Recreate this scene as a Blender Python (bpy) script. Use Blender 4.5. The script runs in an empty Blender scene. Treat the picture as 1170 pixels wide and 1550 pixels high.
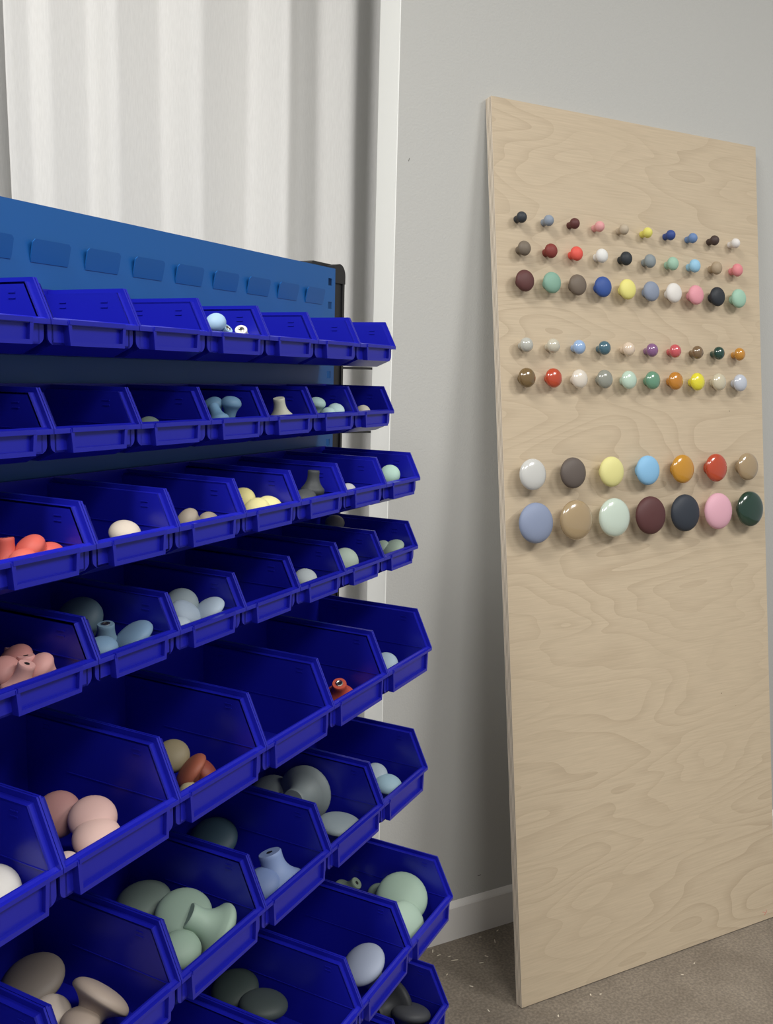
import bpy, bmesh, math, random
from mathutils import Vector, Matrix
random.seed(7)
scene = bpy.context.scene
COL = scene.collection

# ------------------------------------------------------------------ camera
R_ = Vector((0.88427479, -0.46627617, 0.02538973))
U_ = Vector((0.04761352, 0.14411847, 0.9884143))
F_ = Vector((0.46453316, 0.87282095, -0.14964137))
cam = bpy.data.cameras.new('camera')
cam.sensor_fit = 'HORIZONTAL'; cam.sensor_width = 36.0; cam.lens = 36.0 * 1400.0 / 1170.0
cam.clip_start = 0.02
cam_ob = bpy.data.objects.new('camera', cam); COL.objects.link(cam_ob)
M = Matrix((R_, U_, -F_)).transposed().to_4x4()
M.translation = Vector((-1.01307564, -1.54065545, 1.2074999))
cam_ob.matrix_world = M
scene.camera = cam_ob

# ------------------------------------------------------------------ world, lights, exposure
world = bpy.data.worlds.new('world'); scene.world = world; world.use_nodes = True
bg = world.node_tree.nodes['Background']
bg.inputs[0].default_value = (0.93, 0.96, 1.0, 1); bg.inputs[1].default_value = 0.35
def area(name, loc, sx, sy, power, target=None, col=(1.0, 0.985, 0.955)):
    l = bpy.data.lights.new(name, 'AREA'); l.shape = 'RECTANGLE'; l.size = sx; l.size_y = sy
    l.energy = power; l.color = col
    o = bpy.data.objects.new(name, l); COL.objects.link(o); o.location = loc
    if target is not None:
        o.rotation_euler = (Vector(target) - Vector(loc)).to_track_quat('-Z', 'Y').to_euler()
    return o
area('ceiling_lamp_a', (-1.75, -1.15, 2.86), 0.8, 0.8, 62)
area('ceiling_lamp_b', (1.2, -2.1, 2.86), 0.8, 0.8, 48)
area('ceiling_lamp_c', (-0.4, -2.5, 2.86), 1.2, 0.5, 44)
vs = scene.view_settings
vs.view_transform = 'Standard'; vs.look = 'None'; vs.gamma = 1.0; vs.use_curve_mapping = False
vs.exposure = 0.0

# ------------------------------------------------------------------ helpers
def lin(c):
    out = []
    for v in c:
        v /= 255.0
        out.append(v / 12.92 if v <= 0.04045 else ((v + 0.055) / 1.055) ** 2.4)
    return tuple(out) + (1.0,)

def material(name, rgb, rough=0.5, metal=0.0, coat=0.0, spec=0.5, bump=None, vary=0.0, vscale=20.0):
    m = bpy.data.materials.new(name); m.use_nodes = True
    nt = m.node_tree; b = nt.nodes['Principled BSDF']
    b.inputs['Base Color'].default_value = rgb
    b.inputs['Roughness'].default_value = rough
    b.inputs['Metallic'].default_value = metal
    b.inputs['Coat Weight'].default_value = coat
    b.inputs['Coat Roughness'].default_value = 0.04
    b.inputs['Specular IOR Level'].default_value = spec
    if vary > 0 or bump:
        tc = nt.nodes.new('ShaderNodeTexCoord')
    if vary > 0:
        n = nt.nodes.new('ShaderNodeTexNoise'); n.inputs['Scale'].default_value = vscale; n.inputs['Detail'].default_value = 5
        nt.links.new(tc.outputs['Object'], n.inputs['Vector'])
        mx = nt.nodes.new('ShaderNodeMix'); mx.data_type = 'RGBA'
        mx.inputs[6].default_value = tuple(c * (1 - vary) for c in rgb[:3]) + (1,)
        mx.inputs[7].default_value = tuple(min(1, c * (1 + vary)) for c in rgb[:3]) + (1,)
        nt.links.new(n.outputs['Fac'], mx.inputs[0]); nt.links.new(mx.outputs[2], b.inputs['Base Color'])
    if bump:
        n2 = nt.nodes.new('ShaderNodeTexNoise'); n2.inputs['Scale'].default_value = bump[0]; n2.inputs['Detail'].default_value = 4
        nt.links.new(tc.outputs['Object'], n2.inputs['Vector'])
        bp = nt.nodes.new('ShaderNodeBump'); bp.inputs['Strength'].default_value = bump[1]; bp.inputs['Distance'].default_value = bump[2]
        nt.links.new(n2.outputs['Fac'], bp.inputs['Height']); nt.links.new(bp.outputs['Normal'], b.inputs['Normal'])
    return m

def mesh_from(bm, name, mat, smooth=None):
    bmesh.ops.recalc_face_normals(bm, faces=bm.faces)
    me = bpy.data.meshes.new(name); bm.to_mesh(me); bm.free()
    if mat is not None: me.materials.append(mat)
    if smooth is not None:
        for p in me.polygons: p.use_smooth = True
        if smooth < 180: me.set_sharp_from_angle(angle=math.radians(smooth))
    return me

def link(name, me, parent=None, loc=None):
    o = bpy.data.objects.new(name, me); COL.objects.link(o)
    if parent is not None: o.parent = parent
    if loc is not None: o.location = loc
    return o

def tag(o, label=None, cat=None, group=None, kind=None):
    if label: o['label'] = label
    if cat: o['category'] = cat
    if group: o['group'] = group
    if kind: o['kind'] = kind
    return o

def box(bm, x0, x1, y0, y1, z0, z1):
    vs_ = [bm.verts.new(v) for v in ((x0, y0, z0), (x1, y0, z0), (x1, y1, z0), (x0, y1, z0), (x0, y0, z1), (x1, y0, z1), (x1, y1, z1), (x0, y1, z1))]
    for f in ((0, 3, 2, 1), (4, 5, 6, 7), (0, 1, 5, 4), (1, 2, 6, 5), (2, 3, 7, 6), (3, 0, 4, 7)):
        bm.faces.new([vs_[i] for i in f])
    return vs_

def prism(bm, pts, a, b, fn):
    """extrude the polygon pts from a to b; fn(p, t) -> xyz"""
    n = len(pts)
    A = [bm.verts.new(fn(p, a)) for p in pts]; B = [bm.verts.new(fn(p, b)) for p in pts]
    bm.faces.new(A); bm.faces.new(B[::-1])
    for i in range(n):
        bm.faces.new((A[i], B[i], B[(i + 1) % n], A[(i + 1) % n]))

def bevel_all(bm, w, seg=1):
    es = [e for e in bm.edges if len(e.link_faces) == 2 and e.calc_face_angle(0) > 0.5]
    bmesh.ops.bevel(bm, geom=es, offset=w, segments=seg, affect='EDGES', profile=0.6, clamp_overlap=True)

def lathe(bm, prof, seg=32):
    rings = []
    for r, z in prof:
        if r < 1e-6: rings.append([bm.verts.new((0, 0, z))])
        else: rings.append([bm.verts.new((r * math.cos(2 * math.pi * i / seg), r * math.sin(2 * math.pi * i / seg), z)) for i in range(seg)])
    for a, b in zip(rings, rings[1:]):
        for i in range(seg):
            j = (i + 1) % seg
            if len(a) == 1 and len(b) == 1: continue
            if len(a) == 1: bm.faces.new((a[0], b[i], b[j]))
            elif len(b) == 1: bm.faces.new((a[i], b[0], a[j]))
            else: bm.faces.new((a[i], b[i], b[j], a[j]))

# ------------------------------------------------------------------ materials of the setting
def node_mat(name):
    m = bpy.data.materials.new(name); m.use_nodes = True
    nt = m.node_tree
    return m, nt, nt.nodes['Principled BSDF'], lambda t: nt.nodes.new(t), nt.links.new

wall_mat = material('painted_wall', lin((189, 189, 185)), 0.85, bump=(260, 0.35, 0.0012), vary=0.015, vscale=3)
white_paint = material('white_paint', lin((248, 249, 245)), 0.55, bump=(90, 0.08, 0.0006))
base_mat = material('baseboard_paint', lin((234, 231, 226)), 0.5)
rear_mat = material('rear_wall', lin((215, 213, 205)), 0.9)
ceil_mat = material('ceiling_paint', lin((225, 225, 222)), 0.9)

def floor_material():
    m, nt, b, N, L = node_mat('concrete_floor')
    tc = N('ShaderNodeTexCoord')
    n1 = N('ShaderNodeTexNoise'); n1.inputs['Scale'].default_value = 9; n1.inputs['Detail'].default_value = 8; n1.inputs['Roughness'].default_value = 0.65
    n2 = N('ShaderNodeTexNoise'); n2.inputs['Scale'].default_value = 190; n2.inputs['Detail'].default_value = 3
    for n in (n1, n2): L(tc.outputs['Object'], n.inputs['Vector'])
    r1 = N('ShaderNodeValToRGB'); r1.color_ramp.elements[0].position = .3; r1.color_ramp.elements[1].position = .72
    r1.color_ramp.elements[0].color = lin((118, 108, 96)); r1.color_ramp.elements[1].color = lin((141, 131, 118))
    r2 = N('ShaderNodeValToRGB'); r2.color_ramp.elements[0].position = .38; r2.color_ramp.elements[1].position = .68
    r2.color_ramp.elements[0].color = (.74, .74, .74, 1); r2.color_ramp.elements[1].color = (1.18, 1.17, 1.15, 1)
    mx = N('ShaderNodeMix'); mx.data_type = 'RGBA'; mx.blend_type = 'MULTIPLY'; mx.inputs[0].default_value = 1
    L(n1.outputs['Fac'], r1.inputs[0]); L(n2.outputs['Fac'], r2.inputs[0]); L(r1.outputs[0], mx.inputs[6]); L(r2.outputs[0], mx.inputs[7])
    L(mx.outputs[2], b.inputs['Base Color']); b.inputs['Roughness'].default_value = .7
    bp = N('ShaderNodeBump'); bp.inputs['Strength'].default_value = .25; bp.inputs['Distance'].default_value = .002
    L(n2.outputs['Fac'], bp.inputs['Height']); L(bp.outputs['Normal'], b.inputs['Normal'])
    return m

def birch_material():
    m, nt, b, N, L = node_mat('birch_veneer')
    tc = N('ShaderNodeTexCoord')
    mp = N('ShaderNodeMapping'); mp.inputs['Scale'].default_value = (0.85, 1.0, 3.9)
    L(tc.outputs['Object'], mp.inputs['Vector'])
    n1 = N('ShaderNodeTexNoise'); n1.inputs['Scale'].default_value = 1.55; n1.inputs['Detail'].default_value = 2.2; n1.inputs['Roughness'].default_value = .42; n1.inputs['Distortion'].default_value = .25
    L(mp.outputs[0], n1.inputs['Vector'])
    mu = N('ShaderNodeMath'); mu.operation = 'MULTIPLY'; mu.inputs[1].default_value = 21
    fr = N('ShaderNodeMath'); fr.operation = 'FRACT'
    L(n1.outputs['Fac'], mu.inputs[0]); L(mu.outputs[0], fr.inputs[0])
    rr = N('ShaderNodeValToRGB'); e = rr.color_ramp.elements
    e[0].position = 0; e[0].color = (1, 1, 1, 1); e[1].position = 1; e[1].color = (.0, .0, .0, 1)
    x = e.new(.62); x.color = (.82, .82, .82, 1); x = e.new(.93); x.color = (.2, .2, .2, 1)
    L(fr.outputs[0], rr.inputs[0])
    # fade the rings in and out along the sheet
    n3 = N('ShaderNodeTexNoise'); n3.inputs['Scale'].default_value = 2.6; n3.inputs['Detail'].default_value = 2
    L(tc.outputs['Object'], n3.inputs['Vector'])
    fd = N('ShaderNodeMapRange'); fd.inputs[1].default_value = .32; fd.inputs[2].default_value = .68; fd.inputs[3].default_value = .15; fd.inputs[4].default_value = .8
    L(n3.outputs['Fac'], fd.inputs[0])
    # fine fibre
    mp2 = N('ShaderNodeMapping'); mp2.inputs['Scale'].default_value = (14, 14, 320); L(tc.outputs['Object'], mp2.inputs['Vector'])
    n2 = N('ShaderNodeTexNoise'); n2.inputs['Scale'].default_value = 1; n2.inputs['Detail'].default_value = 4; L(mp2.outputs[0], n2.inputs['Vector'])
    c1 = N('ShaderNodeMix'); c1.data_type = 'RGBA'; c1.inputs[6].default_value = lin((180, 162, 137)); c1.inputs[7].default_value = lin((199, 182, 156))
    L(rr.outputs[0], c1.inputs[0])
    c0 = N('ShaderNodeMix'); c0.data_type = 'RGBA'; c0.inputs[6].default_value = lin((196, 179, 153)); L(fd.outputs[0], c0.inputs[0]); L(c1.outputs[2], c0.inputs[7])
    r2 = N('ShaderNodeMapRange'); r2.inputs[1].default_value = .3; r2.inputs[2].default_value = .7; r2.inputs[3].default_value = .93; r2.inputs[4].default_value = 1.05
    L(n2.outputs['Fac'], r2.inputs[0])
    c2 = N('ShaderNodeMix'); c2.data_type = 'RGBA'; c2.blend_type = 'MULTIPLY'; c2.inputs[0].default_value = 1
    L(c0.outputs[2], c2.inputs[6]); L(r2.outputs[0], c2.inputs[7]); L(c2.outputs[2], b.inputs['Base Color'])
    b.inputs['Roughness'].default_value = .58; b.inputs['Specular IOR Level'].default_value = .3
    return m

def curtain_material():
    m, nt, b, N, L = node_mat('curtain_cloth')
    tc = N('ShaderNodeTexCoord'); mp = N('ShaderNodeMapping'); mp.inputs['Scale'].default_value = (520, 520, 60); L(tc.outputs['Object'], mp.inputs['Vector'])
    n = N('ShaderNodeTexNoise'); n.inputs['Scale'].default_value = 1; n.inputs['Detail'].default_value = 3; L(mp.outputs[0], n.inputs['Vector'])
    c = N('ShaderNodeMix'); c.data_type = 'RGBA'; c.inputs[6].default_value = lin((206, 205, 202)); c.inputs[7].default_value = lin((224, 223, 220)); L(n.outputs['Fac'], c.inputs[0])
    L(c.outputs[2], b.inputs['Base Color']); b.inputs['Roughness'].default_value = .8; b.inputs['Specular IOR Level'].default_value = .2
    b.inputs['Sheen Weight'].default_value = .15
    bp = N('ShaderNodeBump'); bp.inputs['Strength'].default_value = .15; bp.inputs['Distance'].default_value = .0008
    L(n.outputs['Fac'], bp.inputs['Height']); L(bp.outputs['Normal'], b.inputs['Normal'])
    return m

floor_mat = floor_material(); birch = birch_material(); cloth = curtain_material()

# ------------------------------------------------------------------ the setting
WY = 0.0085      # face of the grey wall
WX = -0.1858     # end of the grey wall
def slab(name, x0, x1, y0, y1, z0, z1, mat):
    bm = bmesh.new(); box(bm, x0, x1, y0, y1, z0, z1)
    o = link(name, mesh_from(bm, name, mat)); tag(o, kind='structure'); return o
slab('floor', -4, 3.2, -4.5, 1.2, -0.05, 0, floor_mat)
slab('ceiling', -4, 3.2, -4.5, 1.2, 2.9, 2.95, ceil_mat)
wall_main = slab('wall_back', WX + 0.0005, 3.2, WY, 0.082, 0, 2.9, wall_mat)
slab('wall_rear', -4, 3.2, 0.9, 0.95, 0, 2.9, rear_mat)
trim = slab('trim_1', WX - 0.0012, WX + 0.0005, WY, 0.0855, 0, 2.9, white_paint)
bm = bmesh.new()
prism(bm, [(0.0, 0.0), (0.0, 0.0745), (0.0018, 0.0782), (WY, 0.087), (WY, 0.0)], WX, 3.2, lambda p, t: (t, p[0], p[1]))
bb = link('baseboard_back', mesh_from(bm, 'baseboard', base_mat)); tag(bb, kind='structure')
# small scuffs on the wall
scuff = material('scuff', lin((110, 108, 104)), .9)
for (x, z, w, h, a) in ((-0.1608, 1.592, .0012, .006, .3), (0.0624, 0.1297, .007, .0016, .1), (0.066, 0.1302, .003, .0012, -.3)):
    bm = bmesh.new(); box(bm, -w / 2, w / 2, -.0002, .0002, -h / 2, h / 2)
    o = link('scuff_mark', mesh_from(bm, 'scuff_mark', scuff), wall_main, (x, WY, z)); o.rotation_euler = (0, a, 0)

# ------------------------------------------------------------------ curtains
def curtain(name, knots, base_y, z0, z1, mat, label):
    """knots: (x, y) of the crests and troughs of the folds"""
    step = .003; n = int((knots[-1][0] - knots[0][0]) / step); raw = []
    for i in range(n + 1):
        x = knots[0][0] + i * step
        for (xa, ya), (xb, yb) in zip(knots, knots[1:]):
            if xa <= x <= xb + 1e-9: raw.append((x, ya + (yb - ya) * (x - xa) / (xb - xa))); break
    xs = []; m = 4
    for i in range(len(raw)):
        w = raw[max(0, i - m):i + m + 1]; xs.append((raw[i][0], sum(q[1] for q in w) / len(w)))
    bm = bmesh.new(); nz = 14; grid = []
    for k in range(nz + 1):
        z = z0 + (z1 - z0) * k / nz
        row = []
        for i, (x, y) in enumerate(xs):
            wob = .004 * math.sin(z * 2.1 + x * 9) + .0025 * math.sin(z * 5.3 + x * 21)
            row.append(bm.verts.new((x + wob, base_y + y * (0.94 + .06 * z / 2.8) + wob * .6, z)))
        grid.append(row)
    for a, b in zip(grid, grid[1:]):
        for i in range(len(a) - 1): bm.faces.new((a[i], a[i + 1], b[i + 1], b[i]))
    me = mesh_from(bm, name, mat, 180)
    o = link(name, me); sm = o.modifiers.new('thick', 'SOLIDIFY'); sm.thickness = .0015
    tag(o, label, 'curtain'); return o
kn = [(-0.828, .0), (-0.779, .018), (-0.765, .0), (-0.684, .028), (-0.657, -.010), (-0.556, .032), (-0.508, -.020), (-0.398, .032),
      (-0.346, -.030), (-0.325, .004), (-0.255, .044), (-0.20, .0), (-0.135, .06), (-0.06, -.01), (0.02, .045)]
curtain('curtain', kn, 0.17, 0.02, 2.88, cloth, 'off-white curtain hanging in deep vertical folds behind the blue rack')
kn2 = [(-1.9, .03), (-1.8, -.03), (-1.7, .03), (-1.6, -.03), (-1.5, .03), (-1.4, -.03), (-1.3, .03), (-1.2, -.03), (-1.1, .03), (-1.0, -.03), (-0.92, .03), (-0.855, -.02), (-0.80, .02)]
curtain('curtain', kn2, 0.235, 0.02, 2.88, cloth, 'cream curtain edge peeking out at the far left behind the main curtain')

# thin black bars of unknown kind on the back of the wall end
blackm = material('bar_black', lin((18, 18, 19)), .5)
for z, pos in ((1.2132, 'below the top bin row'), (1.0902, 'below the second bin row')):
    bm = bmesh.new(); box(bm, -.27, .05, .0857, .0887, -.0022, .0022)
    o = link('wall_bar', mesh_from(bm, 'wall_bar', blackm), None, (0, 0, z))
    tag(o, 'thin black bar behind the white wall end, %s' % pos, 'rail', 'thin black bars by the wall end')

# ------------------------------------------------------------------ plywood board
BW, BH, BT, LEAN = 0.7075, 1.7366, 0.018, 0.1354
board = bpy.data.objects.new('plywood_board', None); COL.objects.link(board)
board.location = (0, -0.2446, 0.0025); board.rotation_euler = (-LEAN, 0, 0)   # local: x along, y into the board, z up the board
tag(board, 'tall birch plywood display board leaning against the grey wall', 'board')
ply_a = material('ply_light', lin((232, 222, 205)), .7, vary=.05, vscale=60)
ply_b = material('ply_dark', lin((176, 158, 138)), .75, vary=.06, vscale=60)
n_ply = 9; edges = [0, .0014] + [.0014 + (BT - .0028) * i / (n_ply - 2) for i in range(1, n_ply - 1)] + [BT]
for i in range(n_ply):
    bm = bmesh.new(); ins = 0 if i % 2 == 0 else .0003
    box(bm, ins, BW - ins, edges[i], edges[i + 1], ins, BH - ins)
    o = link('veneer' if i in (0, n_ply - 1) else 'ply', mesh_from(bm, 'ply', birch if i == 0 else (ply_a if i % 2 == 0 else ply_b)), board)
    if i == 0:
        o.data.materials.append(ply_a)
        for p in o.data.polygons:
            if abs(p.normal.y) < .5: p.material_index = 1
# pencil marks and knots on the sheet
knot = material('veneer_speck', lin((92, 76, 60)), .8); redm = material('red_pencil', lin((205, 110, 105)), .8)
for (x, z, w, h, mt) in ((.604, 1.150, .0022, .0018, knot), (.557, .5335, .0022, .0016, knot), (.600, .5, .0015, .0015, knot)):
    bm = bmesh.new(); lathe(bm, [(0, -.0002), (w / 2, -.0002), (w / 2, .0001), (0, .0001)], 8)
    o = link('speck', mesh_from(bm, 'speck', mt), board, (x, 0, z)); o.rotation_euler = (math.pi / 2, 0, 0)
for (x, z, a, l) in ((.672, .018, .3, .010), (.676, .014, -.8, .008), (.680, .019, 1.1, .008)):
    bm = bmesh.new(); box(bm, -l / 2, l / 2, -.0002, .0001, -.0005, .0005)
    o = link('pencil_mark', mesh_from(bm, 'pencil_mark', redm), board, (x, 0, z)); o.rotation_euler = (0, a, 0)
board_up = Vector((0, math.sin(LEAN), math.cos(LEAN))); board_n = Vector((0, -math.cos(LEAN), math.sin(LEAN)))
def on_board(s, h, off=0.0): return Vector(board.location) + Vector((1, 0, 0)) * s + board_up * h + board_n * off

# ------------------------------------------------------------------ knobs
#            R      neck   z of widest  height  roundness of the dome
KN = {'A': (.0106, .0069, .0165, .0265, 2.0),
      'B': (.0140, .0078, .0175, .0275, 2.1),
      'C': (.0205, .0090, .0185, .0285, 2.3),
      'D': (.0142, .0074, .0175, .0285, 2.0),
      'E': (.0190, .0090, .0180, .0290, 2.1),
      'F': (.0303, .0135, .0230, .0345, 2.3),
      'G': (.0390, .0150, .0250, .0385, 2.3),
      # taller versions lying in the bins
      'a': (.0115, .0062, .0205, .0290, 2.1),
      'b': (.0145, .0072, .0240, .0340, 2.1),
      'c': (.0180, .0080, .0270, .0385, 2.1),
      'd': (.0215, .0095, .0290, .0430, 2.1),
      'f': (.0305, .0142, .0380, .0510, 2.1),
      'g': (.0385, .0160, .0400, .0560, 2.1)}
def profile(k):
    R, rn, zm, h, p = KN[k]; pts = [(0, 0), (rn * .93, 0), (rn * 1.0, zm * .04)]
    n = 9
    for i in range(1, n + 1):
        t = i / n
        f = t ** 3.0 if k != 'A' else t ** 2.6
        pts.append((rn * (1 - .05 * math.sin(math.pi * t)) + (R * .955 - rn) * f, zm * (.04 + .86 * t)))
    pts.append((R * .99, zm * .955))
    m = 10
    for i in range(m + 1):
        a = math.pi / 2 * i / m
        r = R * max(0, math.cos(a)) ** (2 / p); z = zm + (h - zm) * math.sin(a) ** (2 / p)
        pts.append((r if i < m else 0, z))
    return pts
knob_meshes = {}; knob_mats = {}
def knob_mat(rgb, gloss):
    rgb = tuple(c * .9 + 14 for c in rgb); key = (rgb, gloss)  # lifts each colour toward grey: specular haze painted into the base colour
    if key not in knob_mats:
        knob_mats[key] = material('ceramic_gloss' if gloss else 'matte_lacquer', lin(rgb), .22 if gloss else .55, coat=1.0 if gloss else 0.0, spec=.5 if gloss else .35,
                                  bump=None if gloss else (900, .05, .0003))
    return knob_mats[key]
def knob_obj(kind, rgb, gloss, name='drawer_knob'):
    key = (kind, rgb, gloss)
    if key not in knob_meshes:
        bm = bmesh.new(); lathe(bm, profile(kind), 32)
        knob_meshes[key] = mesh_from(bm, 'knob', knob_mat(rgb, gloss), 50)
    return link(name, knob_meshes[key])

ORD = ['first', 'second', 'third', 'fourth', 'fifth', 'sixth', 'seventh', 'eighth', 'ninth', 'tenth']
ROWS = [
 ('A', .0490, .0631, 1.5120, False, 'tiny matte', 'top row', [('charcoal', (46, 51, 58)), ('grey-blue', (138, 150, 166)), ('maroon', (88, 42, 40)), ('pink', (228, 158, 158)), ('beige', (188, 173, 150)), ('yellow', (230, 222, 105)), ('royal blue', (46, 70, 142)), ('cornflower blue', (102, 134, 184)), ('dark brown', (66, 50, 46)), ('white', (234, 230, 226))]),
 ('B', .0510, .0632, 1.4540, False, 'small matte', 'second row', [('taupe', (114, 102, 88)), ('brick red', (128, 48, 42)), ('coral red', (232, 84, 70)), ('white', (232, 232, 228)), ('black', (36, 41, 46)), ('mid grey', (134, 144, 148)), ('mint', (156, 196, 172)), ('light blue', (150, 202, 232)), ('tan', (170, 150, 122)), ('pink', (230, 136, 142))]),
 ('C', .0500, .0633, 1.3925, False, 'medium matte', 'third row', [('maroon', (88, 48, 46)), ('sage green', (128, 170, 150)), ('taupe', (108, 95, 82)), ('royal blue', (46, 78, 152)), ('pale yellow', (236, 228, 128)), ('blue-grey', (134, 145, 166)), ('white', (232, 228, 222)), ('pink', (232, 154, 166)), ('black', (35, 39, 45)), ('pale mint', (160, 202, 178))]),
 ('D', .0490, .0635, 1.2720, True, 'small glossy', 'fourth row', [('light grey', (188, 188, 178)), ('cream', (204, 198, 178)), ('periwinkle blue', (152, 184, 226)), ('teal', (62, 102, 118)), ('peach', (230, 208, 184)), ('purple', (132, 86, 134)), ('rose red', (206, 82, 88)), ('brown', (118, 92, 62)), ('dark green', (16, 56, 46)), ('ochre', (200, 134, 36))]),
 ('E', .0480, .0633, 1.2100, True, 'medium glossy', 'fifth row', [('olive brown', (114, 88, 48)), ('orange-red', (190, 62, 28)), ('cream', (230, 220, 204)), ('grey', (144, 146, 134)), ('pale mint', (194, 220, 200)), ('green', (98, 148, 118)), ('ochre', (196, 124, 28)), ('bright yellow', (236, 224, 44)), ('sand', (208, 198, 170)), ('pale lavender grey', (198, 204, 216))]),
 ('F', .0505, .0965, 1.0265, None, 'large', 'sixth row', [('white', (208, 208, 203), 1), ('dark taupe', (92, 82, 76), 0), ('pale yellow', (230, 224, 146), 0), ('sky blue', (134, 190, 230), 0), ('ochre', (200, 138, 28), 1), ('orange-red', (186, 62, 28), 1), ('tan', (164, 140, 104), 1)]),
 ('G', .0520, .0965, 0.9345, None, 'very large', 'bottom row', [('slate blue', (134, 146, 174), 0), ('tan', (168, 144, 106), 1), ('pale mint', (204, 220, 204), 1), ('maroon', (82, 44, 44), 0), ('black', (40, 46, 56), 0), ('pink', (226, 170, 186), 0), ('dark green', (13, 46, 31), 1)]),
]
q_board = board_n.to_track_quat('Z', 'Y').to_euler()
for kind, s0, ds, h, gloss, size, rowname, cols in ROWS:
    for i, c in enumerate(cols):
        g = gloss if gloss is not None else bool(c[2])
        o = knob_obj(kind, c[1], g); o.rotation_euler = q_board
        o.location = on_board(s0 + ds * i + random.uniform(-.0007, .0007), h + random.uniform(-.0006, .0006), -.0002)
        sz = size if gloss is not None else size + (' glossy' if g else ' matte')
        tag(o, '%s %s knob, %s from left in the %s on the board' % (sz, c[0], ORD[i], rowname), 'knob', 'knobs in the %s of the display board' % rowname)

# ------------------------------------------------------------------ the louvred rack
TH = 0.6084237; UN = 0.105
RO = Vector((-0.7195, -0.4544, 0.0))
UX = Vector((math.cos(TH), math.sin(TH), 0)); NX = Vector((math.sin(TH), -math.cos(TH), 0))
def rk(u, n, z): return RO + UX * u + NX * n + Vector((0, 0, z))
FZ = -10.93849 * UN                       # floor in rack units
rack = bpy.data.objects.new('louvred_rack', None); COL.objects.link(rack)
rack.location = RO; rack.rotation_euler = (0, 0, TH)
tag(rack, 'blue steel louvred rack with black end posts, hung with plastic bins', 'rack')
rack_blue = material('rack_enamel', lin((24, 92, 160)), .36, bump=(500, .05, .0004))
rubber = material('black_plastic', lin((34, 34, 35)), .5, bump=(300, .1, .0004))
PU = 3.4606 * UN; PL = -5.18 * UN; PZ = 1.99445 * UN - FZ; PB = 0.16
HU = PU - .0145; HS = .0105                # column of square holes
bm = bmesh.new()
holes = [PZ - .0205 - .0340 * i for i in range(34)]
for side in (1, -1):
    e = PU if side == 1 else PL; c = HU if side == 1 else PL + .0145
    lo, hi = sorted((c - HS / 2, c + HS / 2))
    z = PZ
    for hz in holes:
        box(bm, lo, hi, 0, .0015, hz + HS / 2, z); z = hz - HS / 2
    box(bm, lo, hi, 0, .0015, PB, z)
    a, b = sorted((e, hi if side == 1 else lo)); box(bm, a, b, 0, .0015, PB, PZ)
box(bm, PL + .0145 + HS / 2, HU - HS / 2, 0, .0015, PB, PZ)
box(bm, PL, PU, .0015, .014, PZ - .0015, PZ)         # folded top flange
box(bm, PU - .0015, PU, .0015, .012, PB, PZ)
box(bm, PL, PL + .0015, .0015, .012, PB, PZ)
panel = link('panel', mesh_from(bm, 'panel', rack_blue), rack)
# tongues pressed out of the sheet
LZ = 1.6759 * UN - FZ; LU = 2.6596 * UN; LW = .4531 * UN; LP = 2 / 3 * UN; LH = .0215
bm = bmesh.new()
def tongue_pts(y_off): return None
r = .004
outline = [(r * .2, -LH), (0, -LH + r), (0, -r * .7), (r * .7, 0), (LW - r * .7, 0), (LW, -r * .7), (LW, -LH + r), (LW - r * .2, -LH)]
def tongue_xyz(p, t):
    k = (p[1] + LH) / LH                     # 0 at the root, 1 at the free top edge
    return (p[0], -(.0008 + .0052 * k) + t, p[1])
prism(bm, outline, 0, .0015, tongue_xyz); bevel_all(bm, .0006, 2)
tongue_me = mesh_from(bm, 'louvre', rack_blue)
slot_dark = material('slot_shadow', lin((12, 26, 46)), .7)
for i in range(12):
    u = LU - i * LP
    if u < PL + .01: break
    link('louvre', tongue_me, rack, (u, 0, LZ))
# end posts with rounded caps
for side in (1, -1):
    e = PU if side == 1 else PL
    bm = bmesh.new(); a, b = sorted((e + side * .0008, e + side * .031)); box(bm, a, b, .004, .050, .05, PZ - .006)
    box(bm, min(e + side * .031, e + side * .025), max(e + side * .031, e + side * .025), .0015, .004, .05, PZ - .01)
    bevel_all(bm, .0015)
    post = link('post', mesh_from(bm, 'post', rubber), rack)
    bm = bmesh.new(); s = side; x0 = e - s * .040; x1 = e + s * .0325; zt = PZ + .0085; pts = [(x0, PZ - .014), (x0, zt - .002), (x0 + s * .004, zt)]
    for i in range(7):
        a = math.pi / 2 * (1 - i / 6); pts.append((x1 - s * .017 + s * .017 * math.cos(a), zt - .017 + .017 * math.sin(a)))
    pts.append((x1, PZ - .02)); pts.append((e + s * .0008, PZ - .02)); pts.append((e + s * .0008, PZ - .014))
    prism(bm, pts, .0165, .054, lambda p, t: (p[0], t, p[1]))
    pts2 = [(e + s * .0006, PZ - .02), (e + s * .0006, zt - .003)] + pts[3:-2]
    prism(bm, pts2, .0012, .0165, lambda p, t: (p[0], t, p[1]))
    link('end_cap', mesh_from(bm, 'end_cap', rubber), post)
    bm = bmesh.new(); box(bm, e - .03, e + .03, -.20, .26, 0, .05); bevel_all(bm, .006)
    link('foot', mesh_from(bm, 'foot', rubber), rack)

# ------------------------------------------------------------------ plastic bins
bin_blue = material('blue_polypropylene', (0.0095, 0.0120, 0.36, 1), .30, spec=.5, bump=(700, .04, .0003), vary=.05, vscale=9)
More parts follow.
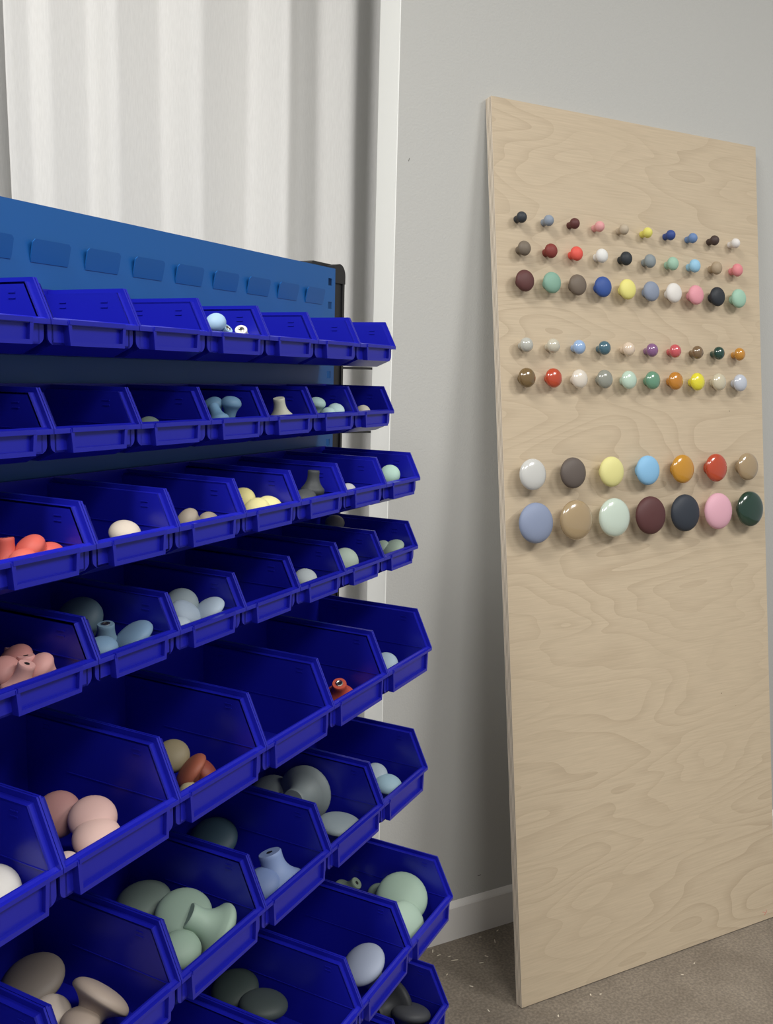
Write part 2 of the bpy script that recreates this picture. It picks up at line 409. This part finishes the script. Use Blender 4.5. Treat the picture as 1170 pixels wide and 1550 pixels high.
#        pitch      depth   top depth  dz     rim z  panel drop  frame frac
SPEC = [(UN,       .1219, .1045, .03396, .0290, .0205, .66),
        (UN,       .1665, .1496, .03477, .0310, .0215, .66),
        (UN * 4/3, .1937, .1684, .05464, .0490, .0300, .80),
        (UN * 4/3, .2420, .2146, .05619, .0490, .0300, .80)]
ROWKIND = [0, 0, 1, 1, 2, 2, 3, 3]
ZJ = [v * UN - FZ for v in (0.9047, 0.0444, -0.8430, -1.7884, -3.1946, -4.9445, -6.7774, -8.4706)]
U0 = 3.1388 * UN
def bin_meshes(spec):
    P, D, DT, dz, hf, drop, frac = spec
    W = P - .0007; H = hf + dz; t = .0018
    e = .0078 if P < .11 else .0088         # ledge width
    dp = .0042 if P < .11 else .0050        # ledge depth below the lip
    xi = W / 2 - e                           # inner face of the side wall top
    nb = .0045                               # clearance to the panel
    zc = hf - drop; ch = .020 if P < .11 else .030
    sl = Vector((D - DT, hf - H)); sl.normalize(); nrm = Vector((sl.y, -sl.x))        # inward normal of the slanted edge
    if nrm.y > 0: nrm = -nrm
    def off(d):                              # path lowered by d, mitred at the corner
        # top line z=H-d ; slanted line through (DT,H)+nrm*d along sl
        p0 = Vector((DT, H)) + nrm * d
        tt = (H - d - p0.y) / sl.y; c = p0 + sl * tt
        tt2 = (hf - d * .0 - p0.y) / sl.y; f = p0 + sl * tt2
        return [(nb, H - d), (c.x, H - d), (f.x, hf)]
    o0, o1, o2 = off(0), off(dp), off(dp + t)
    N = lambda p, x: (x, -p[0], p[1])        # (n,z) polygon swept along x
    # ---- body
    bm = bmesh.new()
    fw = D - .0065                            # outer plane of the front wall
    side = [(nb, .0), (nb, o1[0][1]), o1[1], (o1[2][0], hf), (fw, hf), (fw, zc), (fw - ch, 0)]
    for s in (1, -1):
        prism(bm, side, s * (xi - .0), s * (xi + t), N)
        # faint step moulded along the inner wall at rim height
        prism(bm, [(D * .32, hf - .0006), (D * .32, hf + .0002), (fw, hf + .0002), (fw, hf - .0006)], s * (xi - .0007), s * xi, N)
    prism(bm, [(nb, 0), (nb, H), (nb + t, H), (nb + t, 0)], -xi, xi, N)
    prism(bm, [(nb, 0), (nb, t), (fw - ch, t), (fw - ch, 0)], -xi, xi, N)
    prism(bm, [(fw - ch, 0), (fw - ch, t), (fw - t, zc + t), (fw, zc + t), (fw, zc)], -xi, xi, N)
    # front wall with rounded lower corners, as wide as the bin
    wf = W / 2 - .0016; rr = .0065; fp = [(-wf, hf), (wf, hf), (wf, zc + rr)]
    for i in range(1, 5):
        a = math.pi / 2 * i / 4; fp.append((wf - rr + rr * math.cos(a), zc + rr - rr * math.sin(a)))
    for i in range(0, 5):
        a = math.pi / 2 * i / 4; fp.append((-wf + rr - rr * math.sin(a), zc + rr - rr * math.cos(a)))
    prism(bm, fp, fw, fw - t, lambda p, n: (p[0], -n, p[1]))
    bevel_all(bm, .00045)
    body = mesh_from(bm, 'bin_body', bin_blue, 25)
    # ---- rim: ledge and raised lip along both sides, the back and the front
    bm = bmesh.new()
    for s in (1, -1):
        prism(bm, [o1[0], o1[1], o1[2], o2[2], o2[1], o2[0]], s * xi, s * (W / 2 - .0004), N)
        prism(bm, [o0[0], o0[1], o0[2], (o2[2][0], hf - .0045), o2[2], o2[1], o2[0]], s * (W / 2 - .0019), s * W / 2, N)
    prism(bm, [(nb, H - .006), (nb, H + .0008), (nb + .004, H + .0008), (nb + .004, H - .006)], -W / 2, W / 2, N)
    prism(bm, [(fw - t, hf - .0008), (fw - t, hf + .0012), (fw + .0005, hf + .0016), (D - .0022, hf), (D - .0002, hf + .0001), (D, hf - .0006), (D, hf - .0042), (fw, hf - .0042)], -W / 2, W / 2, N)
    bevel_all(bm, .0007, 2)
    rim = mesh_from(bm, 'bin_rim', bin_blue, 25)
    # ---- label holder: raised U frame around a sunk field
    bm = bmesh.new(); hw = W * frac / 2; bt = .0038 if P < .11 else .0042
    X = lambda p, n: (p[0], -n, p[1])
    zb = zc - .0006
    for s in (1, -1):
        prism(bm, [(s * hw, hf - .001), (s * (hw - bt), hf - .001), (s * (hw - bt - .0012), zb + bt), (s * (hw - .0022), zb)], fw, D + .0006, X)
    prism(bm, [(-hw + .0022, zb), (hw - .0022, zb), (hw - bt - .001, zb + bt), (-hw + bt + .001, zb + bt)], fw, D + .0006, X)
    prism(bm, [(-hw + bt * .4, hf - .0035), (hw - bt * .4, hf - .0035), (hw - bt * .4, hf + .0004), (-hw + bt * .4, hf + .0004)], fw, D + .0012, X)
    bevel_all(bm, .0008, 2)
    frame = mesh_from(bm, 'label_holder', bin_blue, 25)
    bm = bmesh.new(); prism(bm, [(-hw + bt * .7, zb + bt * .6), (hw - bt * .7, zb + bt * .6), (hw - bt * .7, hf - .002), (-hw + bt * .7, hf - .002)], fw, D - .0034, X)
    field = mesh_from(bm, 'label_field', bin_blue)
    # ---- moulded ticks on the inner walls
    bm = bmesh.new()
    for s in (1, -1):
        for na in (DT - .022, .030):
            for k in (0, 1):
                z = H - .0125 - .0046 * k
                box(bm, min(s * xi, s * (xi - .0006)), max(s * xi, s * (xi - .0006)), -na - .0085, -na, z - .0005, z + .0005)
    marks = mesh_from(bm, 'moulded_mark', bin_blue)
    # ---- stacking foot
    bm = bmesh.new()
    fn = fw - ch
    prism(bm, [(fn - .035, 0), (fn - .028, -.006), (fn - .006, -.006), (fn + .004, .003)], -.009, .009, N); bevel_all(bm, .0015)
    foot = mesh_from(bm, 'stacking_foot', bin_blue, 30)
    return dict(body=body, rim=rim, label_holder=frame, label_field=field, moulded_mark=marks, stacking_foot=foot), xi

BM = [bin_meshes(s) for s in SPEC]
NB = [8, 8, 8, 8, 6, 6, 4, 2]
ROWN = ['top row', 'second row', 'third row', 'fourth row', 'fifth row', 'sixth row', 'seventh row', 'lowest row']
SIZE = ['small', 'medium', 'large', 'deep']
CONT = {(0, 3): 'holding pale blue knobs', (1, 3): 'holding dusty blue knobs', (1, 2): 'holding a beige knob', (1, 1): 'holding pale mint knobs', (1, 0): 'with a cream knob', (1, 4): 'with a green-grey knob',
        (2, 0): 'with a mint knob', (2, 2): 'holding charcoal knobs', (2, 3): 'holding yellow knobs', (2, 4): 'holding taupe knobs', (2, 5): 'with a cream knob', (2, 6): 'holding coral knobs', (2, 1): 'with a grey knob',
        (3, 0): 'holding grey-green knobs', (3, 1): 'with a pale sage knob', (3, 2): 'with a pale grey knob', (3, 3): 'with a dark green knob', (3, 4): 'holding grey-blue knobs', (3, 5): 'holding steel blue knobs', (3, 6): 'holding pink knobs',
        (4, 0): 'with a pale blue knob', (4, 1): 'with a red knob', (4, 3): 'holding terracotta knobs', (4, 4): 'holding pale pink knobs', (4, 5): 'with a white knob',
        (5, 0): 'holding pale blue knobs', (5, 1): 'holding grey knobs', (5, 2): 'holding blue knobs', (5, 3): 'holding sage knobs', (5, 4): 'holding beige knobs',
        (6, 0): 'holding sage knobs', (6, 1): 'with a blue-grey knob', (6, 2): 'holding dark green knobs', (7, 0): 'holding black knobs'}
bin_pos = {}
for r_i in range(8):
    kd = ROWKIND[r_i]; P, D, DT, dz, hf, drop, frac = SPEC[kd]; meshes, xi = BM[kd]
    for k in range(NB[r_i]):
        uc = U0 - (k + .5) * P; zf = ZJ[r_i] - hf
        root = bpy.data.objects.new('storage_bin', None); COL.objects.link(root)
        root.location = rk(uc, 0, zf); root.rotation_euler = (0, 0, TH)
        pos = 'rightmost in the %s' % ROWN[r_i] if k == 0 else '%s from right in the %s' % (ORD[k], ROWN[r_i])
        extra = CONT.get((r_i, k), 'empty')
        tag(root, '%s blue plastic bin, %s, %s' % (SIZE[kd], pos, extra), 'bin', 'blue plastic bins in the %s of the rack' % ROWN[r_i])
        for part in ('body', 'rim', 'label_holder', 'moulded_mark'):
            ob = link(part, meshes[part], root)
            if part == 'moulded_mark': ob['kind'] = 'stuff'
            if part == 'label_holder': link('label_field', meshes['label_field'], ob)
        for s in ((1, -1) if kd > 1 else ()):
            link('stacking_foot', meshes['stacking_foot'], root, (s * (xi - .012), 0, 0))
        bin_pos[(r_i, k)] = (uc, zf)

# ------------------------------------------------------------------ knobs lying in the bins
steel = material('threaded_steel', (.62, .60, .56, 1), .28, metal=1.0)
dark_hole = material('insert_bore', (.01, .01, .01, 1), .6)
insert_me = {}
def insert_mesh(kind):
    if kind not in insert_me:
        rn = KN[kind][1]; q = min(rn * .52, .0062)
        bm = bmesh.new(); lathe(bm, [(q * .55, .001), (q * .55, -.0006), (q * .72, -.0010), (q, -.0006), (q * 1.05, .001)], 20)
        me = mesh_from(bm, 'threaded_insert', steel, 40)
        bm = bmesh.new(); lathe(bm, [(0, -.00015), (q * .6, -.00015), (q * .6, .0006), (0, .0006)], 20)
        me2 = mesh_from(bm, 'bore', dark_hole)
        insert_me[kind] = (me, me2)
    return insert_me[kind]
AISLE = Vector((-1.0, -1.5, 1.2))          # where someone stands to look into the bins
def V(right, up, toward): return (right, up, toward)      # knob axis as seen by that person
BINK = [
 # row, k, (x, n, z) in the bin (mm) of the head's widest plane, or of the neck end if the last entry is 2; axis neck->head; kind; colour; pose; insert showing
 (0, 3, (2, 86, 41), V(-.2, .5, .7), 'a', 'pale blue', (150, 184, 212), 'head up at left', 0),
 (0, 3, (12, 95, 36), V(-.5, -.6, -.4), 'a', 'pale blue', (160, 196, 222), 'tipped over in middle', 2),
 (0, 3, (27, 105, 35), V(.1, -.6, -.7), 'A', 'cream-white', (216, 212, 204), 'neck up at right', 2),
 (1, 3, (16, 96, 44), V(.1, 1, .15), 'a', 'dusty blue', (98, 138, 170), 'upright at right', 0),
 (1, 3, (-10, 100, 26), V(.3, -.7, .4), 'a', 'dusty blue', (100, 142, 176), 'tipped in front', 0),
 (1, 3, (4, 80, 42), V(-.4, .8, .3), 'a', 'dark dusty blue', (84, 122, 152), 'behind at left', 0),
 (1, 2, (8, 98, 26), V(.15, -1, -.3), 'b', 'pale beige', (196, 198, 178), 'tipped neck up', 0),
 (1, 1, (4, 86, 40), V(.1, .9, .2), 'a', 'pale mint', (168, 200, 194), 'upright at left', 0),
 (1, 1, (26, 102, 31), V(.1, .7, .6), 'a', 'pale mint', (196, 226, 226), 'round head at right', 0),
 (1, 1, (6, 103, 26), V(0, .7, .6), 'A', 'pale mint', (186, 218, 216), 'small, in front', 0),
 (1, 0, (-6, 103, 27), V(0, .7, .6), 'A', 'cream', (206, 200, 182), 'just above the rim', 0),
 (1, 4, (-10, 94, 24), V(0, .7, .6), 'a', 'green-grey', (96, 112, 104), 'just above the rim', 0),
 (2, 0, (4, 142, 37), V(-.1, .35, .9), 'b', 'mint', (166, 200, 184), 'round head', 0),
 (2, 1, (-8, 142, 26), V(0, .7, .6), 'A', 'pale grey', (180, 180, 184), 'just above the rim', 0),
 (2, 2, (17, 138, 35), V(-.05, -1, -.15), 'b', 'charcoal', (56, 60, 62), 'standing neck up', 0),
 (2, 2, (-4, 140, 20), V(-.1, .8, .5), 'b', 'charcoal', (64, 68, 70), 'lying low at left', 0),
 (2, 3, (24, 110, 32), V(-.3, .3, .9), 'b', 'pale yellow', (222, 212, 140), 'by the divider', 0),
 (2, 3, (10, 136, 25), V(-.2, .6, .7), 'b', 'pale yellow', (230, 220, 152), 'in the middle', 0),
 (2, 3, (28, 140, 24), V(.2, .8, .5), 'b', 'pale yellow', (236, 226, 158), 'at right', 0),
 (2, 4, (-6, 138, 27), V(-.75, .4, .3), 'b', 'taupe', (150, 138, 122), 'tilted at left', 0),
 (2, 4, (22, 142, 24), V(.1, .8, .5), 'A', 'taupe', (142, 130, 116), 'low at right', 0),
 (2, 5, (20, 130, 22), V(.1, .7, .6), 'b', 'cream', (222, 208, 190), 'round head', 0),
 (2, 6, (2, 118, 39), V(.05, -1, -.1), 'b', 'coral red', (206, 84, 72), 'neck up at left', 2),
 (2, 6, (16, 130, 28), V(-.6, .6, .3), 'b', 'coral red', (216, 92, 78), 'tilted in middle', 0),
 (2, 6, (0, 140, 22), V(-.2, .7, .6), 'a', 'coral red', (222, 100, 84), 'low in front', 0),
 (2, 6, (30, 138, 24), V(.1, .8, .5), 'a', 'coral red', (214, 88, 76), 'low at right', 0),
 (3, 0, (30, 138, 26), V(-.5, .75, .4), 'E', 'grey-green', (158, 178, 160), 'disc leaning right', 0),
 (3, 0, (22, 124, 28), V(-.4, .5, .7), 'a', 'grey-green', (146, 164, 150), 'behind at left', 0),
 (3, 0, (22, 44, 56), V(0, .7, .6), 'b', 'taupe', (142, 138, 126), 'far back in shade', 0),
 (3, 1, (6, 132, 30), V(.25, .2, .9), 'c', 'pale sage', (176, 194, 178), 'head facing forward', 0),
 (3, 2, (10, 134, 24), V(.1, .6, .75), 'b', 'pale grey', (186, 196, 198), 'round head', 0),
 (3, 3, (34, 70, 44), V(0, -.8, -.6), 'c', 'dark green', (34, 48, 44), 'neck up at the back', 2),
 (3, 4, (36, 138, 28), V(-.55, .75, .4), 'E', 'grey-blue', (172, 190, 206), 'leaning at right', 0),
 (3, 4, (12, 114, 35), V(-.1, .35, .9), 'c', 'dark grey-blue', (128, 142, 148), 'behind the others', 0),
 (3, 4, (2, 128, 28), V(.55, .6, .5), 'c', 'grey-blue', (158, 174, 190), 'on edge in middle', 0),
 (3, 4, (-24, 142, 22), V(0, .8, .5), 'a', 'grey-blue', (178, 194, 208), 'low in front corner', 0),
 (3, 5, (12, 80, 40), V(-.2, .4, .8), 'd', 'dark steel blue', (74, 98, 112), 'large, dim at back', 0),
 (3, 5, (8, 116, 36), V(.05, -.9, -.45), 'c', 'steel blue', (100, 130, 152), 'neck up, shiny insert', 2),
 (3, 5, (32, 134, 26), V(-.55, .75, .4), 'C', 'steel blue', (116, 148, 178), 'leaning at right', 0),
 (3, 5, (-22, 140, 20), V(-.1, .8, .5), 'b', 'steel blue', (112, 146, 176), 'low in front', 0),
 (3, 6, (28, 92, 34), V(-.1, -1, -.1), 'b', 'dusty pink', (186, 130, 124), 'neck up at back', 2),
 (3, 6, (22, 104, 24), V(-.6, .5, .4), 'c', 'dusty pink', (180, 118, 112), 'lying at left', 0),
 (3, 6, (18, 119, 36), V(.05, -.95, -.3), 'b', 'light pink', (216, 156, 150), 'neck up in middle', 2),
 (3, 6, (5, 135, 30), V(-.3, -.8, -.45), 'b', 'light pink', (226, 168, 160), 'neck up in front', 2),
 (3, 6, (42, 128, 25), V(-.65, .6, .3), 'b', 'light pink', (222, 162, 154), 'on edge at right', 0),
 (3, 6, (0, 112, 21), V(-.3, .6, .6), 'b', 'dusty pink', (200, 140, 133), 'low at left', 0),
 (4, 0, (8, 150, 33), V(-.1, .4, .85), 'c', 'pale blue', (168, 190, 206), 'half behind the divider', 0),
 (4, 1, (17, 150, 31), V(.05, -.6, -.8), 'd', 'red', (206, 82, 60), 'neck up, steel insert', 2),
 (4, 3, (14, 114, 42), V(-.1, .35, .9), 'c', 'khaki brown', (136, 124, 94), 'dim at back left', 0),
 (4, 3, (12, 141, 32), V(-.72, .6, .25), 'C', 'terracotta', (156, 82, 58), 'disc on edge', 0),
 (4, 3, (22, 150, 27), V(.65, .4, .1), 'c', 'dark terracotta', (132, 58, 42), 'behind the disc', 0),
 (4, 3, (-6, 152, 15), V(-.1, .8, .5), 'A', 'khaki', (172, 160, 122), 'low in front', 0),
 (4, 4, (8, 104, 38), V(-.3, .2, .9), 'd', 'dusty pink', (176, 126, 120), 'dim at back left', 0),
 (4, 4, (13, 142, 42), V(0, .45, .85), 'd', 'pale pink', (222, 180, 170), 'upper round head', 0),
 (4, 4, (2, 158, 28), V(.05, .55, .8), 'd', 'pale pink', (228, 190, 178), 'lower round head', 0),
 (4, 4, (-34, 158, 26), V(0, .8, .5), 'a', 'pale pink', (226, 200, 192), 'in the front corner', 0),
 (4, 5, (42, 150, 34), V(.1, .4, .85), 'd', 'white', (228, 224, 216), 'cut by the picture edge', 0),
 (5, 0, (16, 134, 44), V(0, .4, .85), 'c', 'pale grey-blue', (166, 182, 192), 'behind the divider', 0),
 (5, 0, (12, 156, 25), V(.1, .8, .5), 'd', 'pale blue', (160, 194, 208), 'round head in front', 0),
 (5, 1, (52, 84, 50), V(.4, .3, -.85), 'g', 'dark grey', (122, 132, 132), 'wide disc on edge', 0),
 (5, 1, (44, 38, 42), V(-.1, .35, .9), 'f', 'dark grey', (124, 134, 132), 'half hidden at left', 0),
 (5, 1, (24, 150, 24), V(.1, .85, .45), 'F', 'grey-green', (146, 160, 164), 'low in front', 0),
 (5, 2, (12, 142, 60), V(.3, -.9, -.35), 'f', 'cornflower blue', (132, 154, 198), 'standing neck up', 2),
 (5, 2, (-10, 148, 30), V(-.2, .5, .8), 'd', 'cornflower blue', (112, 134, 180), 'round head in front', 0),
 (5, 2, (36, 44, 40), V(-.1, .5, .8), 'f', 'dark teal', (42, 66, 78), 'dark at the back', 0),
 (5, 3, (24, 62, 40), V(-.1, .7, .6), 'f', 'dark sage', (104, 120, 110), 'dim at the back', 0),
 (5, 3, (20, 122, 46), V(0, .45, .85), 'f', 'sage green', (140, 164, 146), 'big round head', 0),
 (5, 3, (-14, 146, 30), V(.1, .5, .8), 'd', 'sage green', (150, 176, 156), 'round head in front', 0),
 (5, 3, (34, 156, 30), V(.75, -.45, -.3), 'f', 'pale sage', (160, 186, 166), 'lying, neck to left', 0),
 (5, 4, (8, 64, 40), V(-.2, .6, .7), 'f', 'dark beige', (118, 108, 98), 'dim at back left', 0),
 (5, 4, (25, 134, 38), V(.6, .74, .12), 'F', 'beige', (182, 164, 148), 'wide tilted disc', 0),
 (5, 4, (0, 134, 26), V(.1, .8, .5), 'c', 'beige', (176, 158, 142), 'at the picture bottom', 0),
 (5, 4, (-6, 104, 32), V(.2, .5, .8), 'c', 'pale beige', (192, 178, 164), 'behind the divider', 0),
 (6, 0, (36, 178, 50), V(.0, .3, .9), 'g', 'sage green', (158, 184, 164), 'biggest round head', 0),
 (6, 0, (-10, 202, 34), V(.45, .25, .8), 'f', 'pale sage', (172, 198, 178), 'disc in front', 0),
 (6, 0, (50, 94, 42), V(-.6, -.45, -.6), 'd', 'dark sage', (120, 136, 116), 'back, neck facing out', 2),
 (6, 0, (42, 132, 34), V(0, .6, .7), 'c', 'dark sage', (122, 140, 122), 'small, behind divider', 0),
 (6, 1, (6, 201, 40), V(-.45, .55, .7), 'f', 'blue-grey', (152, 162, 182), 'egg-like head', 0),
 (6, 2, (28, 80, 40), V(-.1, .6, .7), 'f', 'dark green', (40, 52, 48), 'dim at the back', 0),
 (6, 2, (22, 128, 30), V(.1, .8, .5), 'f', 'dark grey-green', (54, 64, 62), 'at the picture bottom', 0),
 (7, 0, (30, 150, 40), V(.7, .35, -.5), 'g', 'black', (40, 42, 44), 'disc on edge', 2),
 (7, 0, (40, 196, 22), V(.1, .9, .3), 'f', 'charcoal', (60, 62, 66), 'low in front', 0),
]
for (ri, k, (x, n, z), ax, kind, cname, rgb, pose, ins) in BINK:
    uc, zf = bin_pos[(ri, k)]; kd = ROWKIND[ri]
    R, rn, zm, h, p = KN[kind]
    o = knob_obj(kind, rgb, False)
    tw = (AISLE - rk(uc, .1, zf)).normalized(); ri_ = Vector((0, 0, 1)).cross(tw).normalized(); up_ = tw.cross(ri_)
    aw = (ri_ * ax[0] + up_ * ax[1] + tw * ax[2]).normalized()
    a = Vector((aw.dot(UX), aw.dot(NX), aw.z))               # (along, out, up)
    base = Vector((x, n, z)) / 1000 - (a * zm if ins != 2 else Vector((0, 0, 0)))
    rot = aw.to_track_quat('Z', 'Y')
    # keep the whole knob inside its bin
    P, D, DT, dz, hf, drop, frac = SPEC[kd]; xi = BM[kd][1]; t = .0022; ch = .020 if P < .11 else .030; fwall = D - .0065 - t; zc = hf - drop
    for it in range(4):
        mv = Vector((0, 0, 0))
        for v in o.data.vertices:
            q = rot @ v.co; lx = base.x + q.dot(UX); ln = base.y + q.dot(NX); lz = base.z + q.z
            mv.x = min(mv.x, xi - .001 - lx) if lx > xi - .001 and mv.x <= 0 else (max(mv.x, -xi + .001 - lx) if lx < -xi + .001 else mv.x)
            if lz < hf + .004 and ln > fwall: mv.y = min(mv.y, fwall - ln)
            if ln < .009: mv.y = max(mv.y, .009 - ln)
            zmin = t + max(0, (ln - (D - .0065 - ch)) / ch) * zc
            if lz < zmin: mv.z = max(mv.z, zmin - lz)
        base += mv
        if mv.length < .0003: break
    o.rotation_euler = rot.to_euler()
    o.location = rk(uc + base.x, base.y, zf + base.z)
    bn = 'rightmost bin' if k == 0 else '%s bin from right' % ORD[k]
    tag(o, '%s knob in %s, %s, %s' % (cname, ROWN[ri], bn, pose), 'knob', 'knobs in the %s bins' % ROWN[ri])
    if ins:
        me, me2 = insert_mesh(kind)
        if (ri, k) in ((0, 3), (3, 3), (3, 5), (4, 1), (7, 0)):
            io = link('threaded_insert', me, o); link('bore', me2, io)
        else:
            link('bore', me2, o)

# ------------------------------------------------------------------ splinters on the floor
chip = material('wood_splinter', lin((226, 216, 196)), .8)
SPL = [(-.063, -.0142, .012, 1.0), (-.0586, -.0313, .010, .1), (-.0373, -.0599, .016, -.25), (-.0409, -.0447, .008, 0), (.0083, -.0915, .010, -.3), (.0757, -.0426, .014, 1.1),
       (.0306, -.0778, .008, -.9), (-.051, -.1451, .008, -.9), (-.0603, -.2199, .008, 1.5), (.0552, -.016, .006, -.4), (.103, -.0126, .008, .4), (-.0759, -.0929, .006, .5),
       (.4114, -.287, .005, .3), (.3606, -.3038, .006, -.5), (.148, -.2701, .006, 1.2), (.0518, -.2904, .007, .9), (.1675, -.2769, .005, -.2)]
for i, (x, y, l, a) in enumerate(SPL):
    bm = bmesh.new(); w = random.uniform(.0009, .0014)
    prism(bm, [(-l / 2, 0), (-l * .2, -w), (l * .45, -w * .6), (l / 2, w * .3), (l * .1, w), (-l * .4, w * .5)], 0, .0007, lambda p, t: (p[0], p[1], t))
    o = link('wood_splinter', mesh_from(bm, 'wood_splinter', chip), None, (x, y, 0)); o.rotation_euler = (0, 0, a)
    where = 'left of the board' if i < 12 else 'in front of the board'
    tag(o, 'tiny pale wood splinter lying on the brown floor %s' % where, 'splinter', 'wood splinters on the floor %s' % where)
